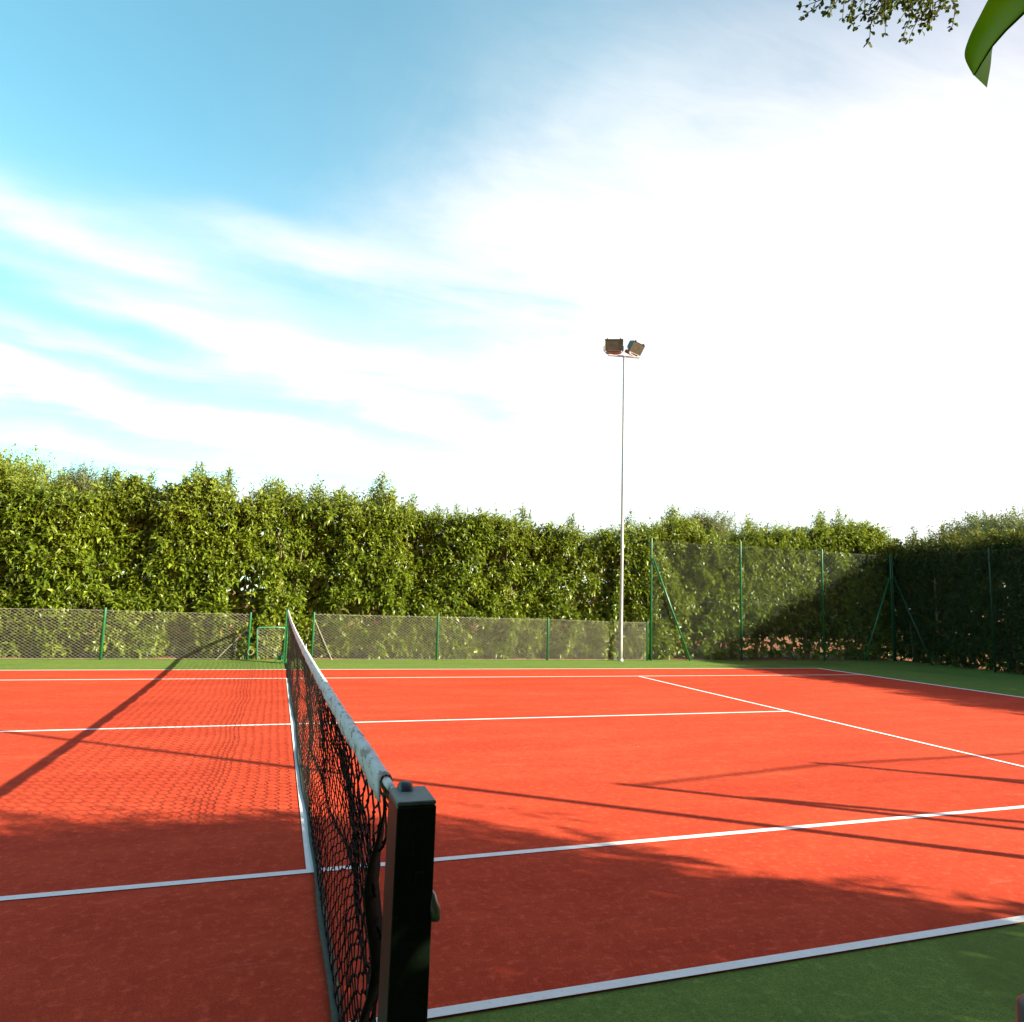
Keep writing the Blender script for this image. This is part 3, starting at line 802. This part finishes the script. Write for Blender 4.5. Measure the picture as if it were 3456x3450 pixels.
# ------------------------------------------------------------------ trees beyond the hedge
def tree(name, label, loc, H, rx, rz, n, mat, leafL, cat="tree", trunk_h=0.45, seed=0, group="trees beyond the hedge", clumps=26):
    global rng
    keep = rng; rng = np.random.default_rng(seed + 50)
    root = empty(name, loc, label=label, cat=cat, group=group)
    C = np.array([0, 0, H - rz])
    cl = unit(rng.normal(size=(clumps, 3))) * (0.55 + 0.4 * rng.random((clumps, 1))); cl[:, 2] = np.abs(cl[:, 2]) * 1.0 - 0.25 * (rng.random(clumps) < .4)
    cc = C + cl * np.array([rx, rx, rz])
    b = MB(); b.tube([(0, 0, -0.1), (0.05, 0.02, H * trunk_h * 0.6), (0, 0.05, H * trunk_h)], [0.05 * H * .6, 0.04 * H * .6, 0.03 * H * .6], 8)
    for q in cc[:14]:
        a = np.array([0, 0.05, H * trunk_h * (0.8 + .2 * rng.random())]); mth = (a + q) / 2 + rng.normal(0, 0.08 * rx, 3)
        b.tube([a, mth, q], [0.02 * H * .6, 0.013 * H * .6, 0.006 * H * .6], 5, cap=False)
    b.build("trunk", M["bark"], root, smooth=True)
    k = rng.integers(0, clumps, n)
    P = cc[k] + unit(rng.normal(size=(n, 3))) * (rng.random((n, 1)) ** 0.45) * 0.36 * np.array([rx, rx, rz])
    D = unit((P - C) * 0.8 + np.array([0, 0, 0.6]) + rng.normal(0, 0.4, (n, 3)))
    (V, F), st = shoots(P, D, (0.2 + 0.2 * rng.random(n)) * leafL / 0.11, 12, leafL, 0.36)
    link_mesh("crown", mesh_np("crown", V, F), M[mat], root)
    rng = keep
    return root
tree("leafy_tree", "rounded bright green tree rising over the hedge at the left edge", (-6.9, 16.0, 0), 4.45, 1.7, 1.5, 2600, "leaf", 0.12, seed=1)
tree("leafy_tree", "small pale tree just showing behind the dip in the left hedge", (-7.0, 24.0, 0), 5.1, 2.0, 1.7, 2600, "leaf_olive", 0.11, seed=2)
tree("leafy_tree", "feathery grey-green treetop behind the hedge between two tall fence posts", (15.2, 21.0, 0), 4.85, 1.5, 1.5, 2400, "leaf_olive", 0.12, seed=3)
tree("leafy_tree", "broad domed dull green tree above the dark right hedge", (33.4, 21.0, 0), 5.7, 3.7, 2.4, 7000, "leaf_olive", 0.20, seed=4, clumps=60)

# ------------------------------------------------------------------ overhanging twigs and the big leaf near the camera
CAM = np.array([-0.2348, -2.4449, 1.3948])
CR = np.array(Euler((R(97.187), R(-1.756), R(-18.588))).to_matrix())
FPX = 1310.55
def twig_tree():
    """tree beside the gate; only the tips of its lowest spray reach into the picture"""
    global rng
    keep = rng; rng = np.random.default_rng(77)
    root = empty("overhanging_tree", (3.6, -3.2, 0), label="small-leaved tree whose fine dark twigs hang into the upper right sky", cat="tree")
    b = MB()
    b.tube([(3.6, -3.2, -0.1), (3.55, -3.1, 1.5), (3.4, -2.9, 2.9), (3.1, -2.5, 3.9), (2.75, -2.0, 4.4)], [0.11, 0.09, 0.075, 0.055, 0.035], 10)
    limb = [(3.4, -2.9, 2.9), (2.9, -2.2, 3.6), (2.2, -1.55, 3.75), (1.75, -1.25, 3.75), (1.35, -1.0, 3.70)]
    b.tube(limb, [0.05, 0.034, 0.022, 0.014, 0.006], 8)
    child(b.build("trunk", M["bark"], smooth=True), root)
    # pendulous sprays: pixel-free, laid along the limb
    LP, LA, LN, LL, TA, TB, TR = [], [], [], [], [], [], []
    def spray(p, d, ln, r, lvl):
        n = max(3, int(ln / 0.019)); p = np.array(p, float); d = unit(np.array(d, float))
        for k in range(n):
            q = p + d * ln / n; d = unit(d + rng.normal(0, 0.10, 3) + np.array([0, 0, -0.012 if lvl == 0 else 0.03]))
            TA.append(p); TB.append(q); TR.append(r * (1 - 0.6 * k / n))
            if lvl >= 1 or k > n * 0.25:
                for sg in (-1, 1):
                    if rng.random() < 0.85:
                        side = unit(np.cross(d, unit(rng.normal(0, 1, 3))))
                        LP.append(q); LA.append(unit(side * 0.9 + d * 0.65 + rng.normal(0, .2, 3))); LN.append(unit(rng.normal(0, 1, 3) + np.array([0, 0, 1.]))); LL.append(0.013 + 0.009 * rng.random())
            if lvl < 1 and k >= 1 and rng.random() < 0.6:
                side = unit(np.cross(d, unit(rng.normal(0, 1, 3))))
                spray(q, d * 0.75 + side * 0.75, ln * (0.20 + 0.30 * rng.random()), r * 0.6, lvl + 1)
            p = q
        for _ in range(3):
            LP.append(p); LA.append(unit(d + rng.normal(0, .45, 3))); LN.append(unit(rng.normal(0, 1, 3))); LL.append(0.012 + 0.006 * rng.random())
    for (sx, sy, sz), dr, ln in SPRAYS:
        q0 = np.array([sx, sy, sz]); li = min(limb[1:], key=lambda p: np.linalg.norm(np.array(p) - q0)); li = np.array(li, float)
        mm = (li + q0) / 2 + np.array([0, 0, 0.04])
        TA += [li, mm]; TB += [mm, q0]; TR += [0.006, 0.004]
        spray((sx, sy, sz), dr, ln, 0.0026, 0)
    # fuller crown above
    LP, LA, LN, LL = map(np.array, (LP, LA, LN, LL))
    # roundish spoon-shaped leaves: hexagonal blade
    side = unit(np.cross(LA, LN)); nn = np.cross(side, LA); L = LL[:, None]; w = L * 0.30
    ring = [LP, LP + LA * L * .35 + side * w * .55, LP + LA * L * .68 + side * w + nn * w * .3, LP + LA * L * .98 + side * w * .45, LP + LA * L * .98 - side * w * .45, LP + LA * L * .68 - side * w + nn * w * .3, LP + LA * L * .35 - side * w * .55]
    V = np.stack(ring, 1).reshape(-1, 3); F = np.arange(len(V)).reshape(-1, 7)
    child(link_mesh("foliage", mesh_np("foliage", V, F), M["leaf_small"]), root)
    n = 2600
    d3 = unit(rng.normal(size=(n, 3))) * (0.35 + 0.65 * rng.random((n, 1)) ** 0.6)
    Pc = np.array([1.5, -3.7, 4.75]) + d3 * np.array([2.1, 1.75, 0.95])
    (CV, CF), st = shoots(Pc, unit(d3 + np.array([0, 0, 0.5])), 0.2 + 0.2 * rng.random(n), 11, 0.075, 0.45)
    child(link_mesh("crown", mesh_np("crown", CV, CF), M["leaf_small"]), root)
    V, F = segs(np.array(TA), np.array(TB), np.array(TR), 5)
    child(link_mesh("twigs", mesh_np("twigs", V, F), M["twig"]), root)
    rng = keep
def at(px, py, dist):
    d = CR @ np.array([(px - 966) / FPX, -(py - 964.5) / FPX, -1.0]); d /= np.linalg.norm(d)
    return CAM + d * dist
# start and direction of the hanging sprays, 3 m from the gate
SPRAYS = []
for (x0, y0, x1, y1, dd) in [(1790, -60, 1800, 55, 2.95), (1770, -60, 1750, 68, 3.05), (1600, -60, 1512, 38, 3.0), (1640, -80, 1545, 40, 3.1), (1655, -70, 1580, 45, 2.95), (1690, -70, 1612, 72, 3.0), (1700, -40, 1640, 30, 3.2), (1725, -70, 1680, 48, 3.05), (1740, -60, 1700, 62, 3.0), (1775, -70, 1722, 60, 3.1), (1700, -60, 1665, 25, 2.9), (1760, -60, 1745, 30, 3.0), (1800, -60, 1772, 62, 3.0), (1620, -60, 1600, 22, 3.1), (1640, -60, 1560, 15, 3.0), (1705, -60, 1655, 52, 3.05), (1750, -60, 1765, 45, 2.95), (1790, -50, 1785, 20, 3.1), (1715, -60, 1708, 45, 3.1), (1670, -60, 1618, 30, 3.0), (1660, -70, 1690, 20, 2.95), (1720, -60, 1730, 20, 3.15), (1680, -60, 1640, 40, 3.05)]:
    a, b_ = at(x0, y0, dd), at(x1, y1, dd + rng.normal(0, .04)); SPRAYS.append((a, b_ - a, 0.82 * float(np.linalg.norm(b_ - a))))
twig_tree()

def big_leaf():
    """one large glossy leaf, folded along its midrib, on a twig just above the frame"""
    root = empty("broad_leaf_branch", tuple(at(2080, -150, 0.80)), label="large glossy green curled leaf with a torn tip in the upper right corner", cat="branch")
    # midrib, outer margin and folded inner margin from stalk to tip (distance grows where the blade bends away)
    rib = [(2085, -130, .80), (2030, -72, .785), (1975, -18, .772), (1932, 24, .762), (1897, 58, .755), (1872, 87, .752), (1853, 117, .750), (1838, 143, .750)]
    outm = [(2070, -140, .80), (2000, -128, .77), (1935, -85, .73), (1880, -25, .715), (1846, 35, .705), (1827, 75, .71), (1820, 108, .722), (1836, 142, .748)]
    inm = [(2083, -128, .806), (2010, -70, .80), (1955, -16, .80), (1915, 26, .80), (1884, 60, .80), (1873, 90, .80), (1869, 125, .795), (1862, 166, .79)]
    rows = []
    n = 36
    def cr(tbl, t):
        T = np.linspace(0, 1, len(tbl)); A = np.array(tbl, float)
        i = min(int(t * (len(tbl) - 1)), len(tbl) - 2); f = t * (len(tbl) - 1) - i
        p = [A[max(i - 1, 0)], A[i], A[i + 1], A[min(i + 2, len(tbl) - 1)]]
        return 0.5 * ((2 * p[1]) + (p[2] - p[0]) * f + (2 * p[0] - 5 * p[1] + 4 * p[2] - p[3]) * f * f + (3 * p[1] - p[0] - 3 * p[2] + p[3]) * f ** 3)
    for i in range(n + 1):
        t = i / n; row = []
        o, m, q = cr(outm, t), cr(rib, t), cr(inm, t)
        for k in range(7):
            f = k / 6; c = o * (1 - f) + m * f; c[2] -= 0.012 * math.sin(f * math.pi) * math.sin(t * math.pi)
            row.append(at(*c))
        if t > 0.93: pass
        for k in range(1, 4):
            f = k / 3; c = m * (1 - f) + q * f
            row.append(at(*c))
        rows.append(row)
    V = np.array(rows).reshape(-1, 3); k = 10
    F = [(i * k + j, i * k + j + 1, (i + 1) * k + j + 1, (i + 1) * k + j) for i in range(n) for j in range(k - 1)]
    me = bpy.data.meshes.new("leaf"); me.from_pydata(V.tolist(), [], F); me.update()
    for p in me.polygons: p.use_smooth = True
    m, nt, p, out = new_mat("glossy broad leaf"); v = pos(nt)
    nz = noise(nt, v, 60, 5, 0.6); nz2 = noise(nt, v, 400, 3, 0.6)
    c = ramp(nt, nz, [(0.3, (0.060, 0.105, 0.004)), (0.7, (0.085, 0.135, 0.005))])
    c = mixc(nt, ramp(nt, nz2, [(0.4, (0.2,) * 3), (0.6, (0, 0, 0))]), c, (0.14, 0.20, 0.03))
    c = mixc(nt, ramp(nt, noise(nt, v, 150, 4, 0.6), [(0.64, (0, 0, 0)), (0.70, (0.8,) * 3)]), c, (0.05, 0.045, 0.01))
    nt.links.new(c, p.inputs["Base Color"]); p.inputs["Roughness"].default_value = 0.5; p.inputs["Specular IOR Level"].default_value = 0.2
    bump(nt, p, nz2, 0.15, 0.001)
    t = N(nt, "ShaderNodeBsdfTranslucent"); t.inputs[0].default_value = (0.20, 0.32, 0.004, 1)
    mx = N(nt, "ShaderNodeMixShader"); mx.inputs[0].default_value = 0.55
    nt.links.new(p.outputs[0], mx.inputs[1]); nt.links.new(t.outputs[0], mx.inputs[2]); nt.links.new(mx.outputs[0], out.inputs[0])
    o = child(link_mesh("leaf", me, m), root)
    b = MB(); b.tube([at(x, y, q - 0.0012) for x, y, q in rib], list(np.linspace(0.0016, 0.0006, len(rib))), 6)
    mr = b.build("midrib", M["midrib"], smooth=True); mr.parent = o
    b = MB(); b.tube([at(2082, -130, .80), at(2120, -190, .82), at(2180, -330, .86), at(2260, -700, .95)], [0.0022, 0.003, 0.0045, 0.006], 8)
    child(b.build("twig", M["twig"], smooth=True), root)
big_leaf()

# ------------------------------------------------------------------ sky, sun, camera
def world():
    wd = bpy.data.worlds.new("World"); S.world = wd; wd.use_nodes = True
    nt = wd.node_tree; nt.nodes.clear()
    out = N(nt, "ShaderNodeOutputWorld"); bg = N(nt, "ShaderNodeBackground")
    nt.links.new(bg.outputs[0], out.inputs[0])
    sky = N(nt, "ShaderNodeTexSky", sky_type="NISHITA"); sky.sun_disc = False
    sky.sun_elevation = SUN_EL; sky.sun_rotation = math.atan2(SUN_H[0], SUN_H[1])
    sky.altitude = 50; sky.air_density = 1.0; sky.dust_density = 0.25; sky.ozone_density = 1.2
    bg.inputs["Strength"].default_value = SKY_STR
    tc = N(nt, "ShaderNodeTexCoord"); d = tc.outputs["Generated"]
    sep = N(nt, "ShaderNodeSeparateXYZ"); nt.links.new(d, sep.inputs[0])
    x, y, z = sep.outputs
    dt = N(nt, "ShaderNodeVectorMath", operation="DOT_PRODUCT"); nt.links.new(d, dt.inputs[0])
    dt.inputs[1].default_value = (SUN_H[0] * math.cos(SUN_EL), SUN_H[1] * math.cos(SUN_EL), math.sin(SUN_EL))
    near_sun = math_n(nt, "MULTIPLY_ADD", dt.outputs["Value"], 1.25, -0.12, clamp=True)
    base = mixc(nt, 1.0, sky.outputs[0], mixc(nt, near_sun, SKY_TINT, SUN_TINT), "MULTIPLY")
    # clouds live on azimuth / elevation of the real sky (degrees)
    az = math_n(nt, "MULTIPLY", math_n(nt, "ARCTAN2", x, y), 57.2958)
    el = math_n(nt, "MULTIPLY", math_n(nt, "ARCSINE", z), 57.2958)
    zc = math_n(nt, "MAXIMUM", z, 0.03)
    deck = N(nt, "ShaderNodeCombineXYZ")
    nt.links.new(math_n(nt, "DIVIDE", x, math_n(nt, "ADD", zc, 0.12)), deck.inputs[0]); nt.links.new(math_n(nt, "DIVIDE", y, math_n(nt, "ADD", zc, 0.12)), deck.inputs[1])
    mp = N(nt, "ShaderNodeMapping"); mp.inputs["Rotation"].default_value = (0, 0, R(-24)); mp.inputs["Scale"].default_value = (0.55, 1.6, 1)
    nt.links.new(deck.outputs[0], mp.inputs[0])
    n1 = noise(nt, mp.outputs[0], 1.6, 7, 0.58, 0.5)
    n2 = noise(nt, d, 5.0, 6, 0.6, 0.4)
    n3 = noise(nt, d, 2.2, 4, 0.5, 0.2)
    # ragged edges: warp azimuth / elevation
    azw = math_n(nt, "MULTIPLY_ADD", math_n(nt, "SUBTRACT", n2, 0.5), 16.0, az)
    elw = math_n(nt, "MULTIPLY_ADD", math_n(nt, "SUBTRACT", n3, 0.5), 9.0, el)
    elw = math_n(nt, "MULTIPLY_ADD", math_n(nt, "SUBTRACT", n1, 0.5), 6.0, elw)
    tot = None
    for (a0, e0, slope, sa, se, amp) in CLOUDS:
        da = math_n(nt, "SUBTRACT", azw, a0)
        de = math_n(nt, "SUBTRACT", math_n(nt, "SUBTRACT", elw, e0), math_n(nt, "MULTIPLY", da, slope))
        q = math_n(nt, "ADD", math_n(nt, "POWER", math_n(nt, "ABSOLUTE", math_n(nt, "DIVIDE", da, sa)), 2.0), math_n(nt, "POWER", math_n(nt, "ABSOLUTE", math_n(nt, "DIVIDE", de, se)), 2.0))
        gsn = math_n(nt, "MULTIPLY", math_n(nt, "EXPONENT", math_n(nt, "MULTIPLY", q, -1.0)), amp)
        tot = gsn if tot is None else math_n(nt, "ADD", tot, gsn)
    n4 = noise(nt, mp.outputs[0], 6.0, 6, 0.62, 0.8)
    streak = math_n(nt, "ADD", math_n(nt, "MULTIPLY_ADD", n1, 1.6, -0.10), math_n(nt, "MULTIPLY_ADD", n4, 0.7, -0.05))
    cov = math_n(nt, "MULTIPLY", tot, streak)
    # thin general veil low down
    veil = math_n(nt, "MULTIPLY", math_n(nt, "SUBTRACT", 32.0, el), 0.017, clamp=True)
    veil = math_n(nt, "MULTIPLY", veil, math_n(nt, "MULTIPLY_ADD", n1, 1.5, -0.10, clamp=True))
    cov = math_n(nt, "ADD", cov, math_n(nt, "MULTIPLY", veil, 0.5))
    low = math_n(nt, "MULTIPLY", math_n(nt, "SUBTRACT", 33.0, el), 0.035, clamp=True)
    cov = math_n(nt, "ADD", cov, math_n(nt, "MULTIPLY_ADD", low, 0.10, 0.20), clamp=True)
    sm = N(nt, "ShaderNodeMapRange", interpolation_type="SMOOTHSTEP"); nt.links.new(cov, sm.inputs[0])
    sm.inputs[1].default_value = 0.0; sm.inputs[2].default_value = 1.35
    c = mixc(nt, sm.outputs[0], base, CLOUD_COL)
    nt.links.new(c, bg.inputs["Color"])

SKY_STR = 0.092
SUN_TINT = (1.60, 0.50, 0.46)
SKY_TINT = (0.60, 1.20, 1.02)
CLOUD_COL = (4.1, 4.0, 4.0)
# azimuth, elevation, slope, half widths (deg), amount
CLOUDS = [(34, 40, 0.0, 22, 8, 0.22), (62, 14, 0.02, 40, 18, 1.6), (40, 20, 0.10, 16, 11, 0.8), (20, 31, 0.30, 13, 8, 0.36), (-12, 13.0, -0.16, 20, 1.4, 0.95), (4, 16.0, -0.28, 14, 1.7, 0.6), (-16, 9.0, -0.05, 20, 1.0, 0.4),
          (-16, 25, -0.20, 14, 1.8, 0.55), (2, 26, -0.10, 14, 1.8, 0.45), (-4, 20, -0.12, 20, 1.2, 0.45), (-14, 17, -0.10, 12, 0.9, 0.35), (-10, 5.5, 0.02, 24, 1.6, 0.3), (16, 4.5, -0.05, 20, 1.8, 0.45), (14, 8.5, -0.15, 4, 0.7, 0.5)]
world()

sun = bpy.data.lights.new("sun", "SUN"); sun.energy = 5.0; sun.angle = R(0.42); sun.color = (1.0, 0.93, 0.68)
so = bpy.data.objects.new("sun", sun); COL.objects.link(so)
dv = Vector((SUN_H[0] * math.cos(SUN_EL), SUN_H[1] * math.cos(SUN_EL), math.sin(SUN_EL)))
so.rotation_euler = dv.to_track_quat("Z", "Y").to_euler(); so.location = dv * 60

cam = bpy.data.cameras.new("camera"); co = bpy.data.objects.new("camera", cam); COL.objects.link(co)
co.location = CAM; co.rotation_euler = (R(97.187), R(-1.756), R(-18.588))
cam.sensor_width = 36; cam.lens = 36 * FPX / 1932; cam.clip_start = 0.05; cam.clip_end = 3000
S.camera = co

S.view_settings.view_transform = "Standard"; S.view_settings.look = "None"
S.view_settings.exposure = 1.75; S.view_settings.gamma = 1.0
S.cycles.max_bounces = 6; S.cycles.diffuse_bounces = 3; S.cycles.transmission_bounces = 4; S.cycles.transparent_max_bounces = 8
S.cycles.use_denoising = True
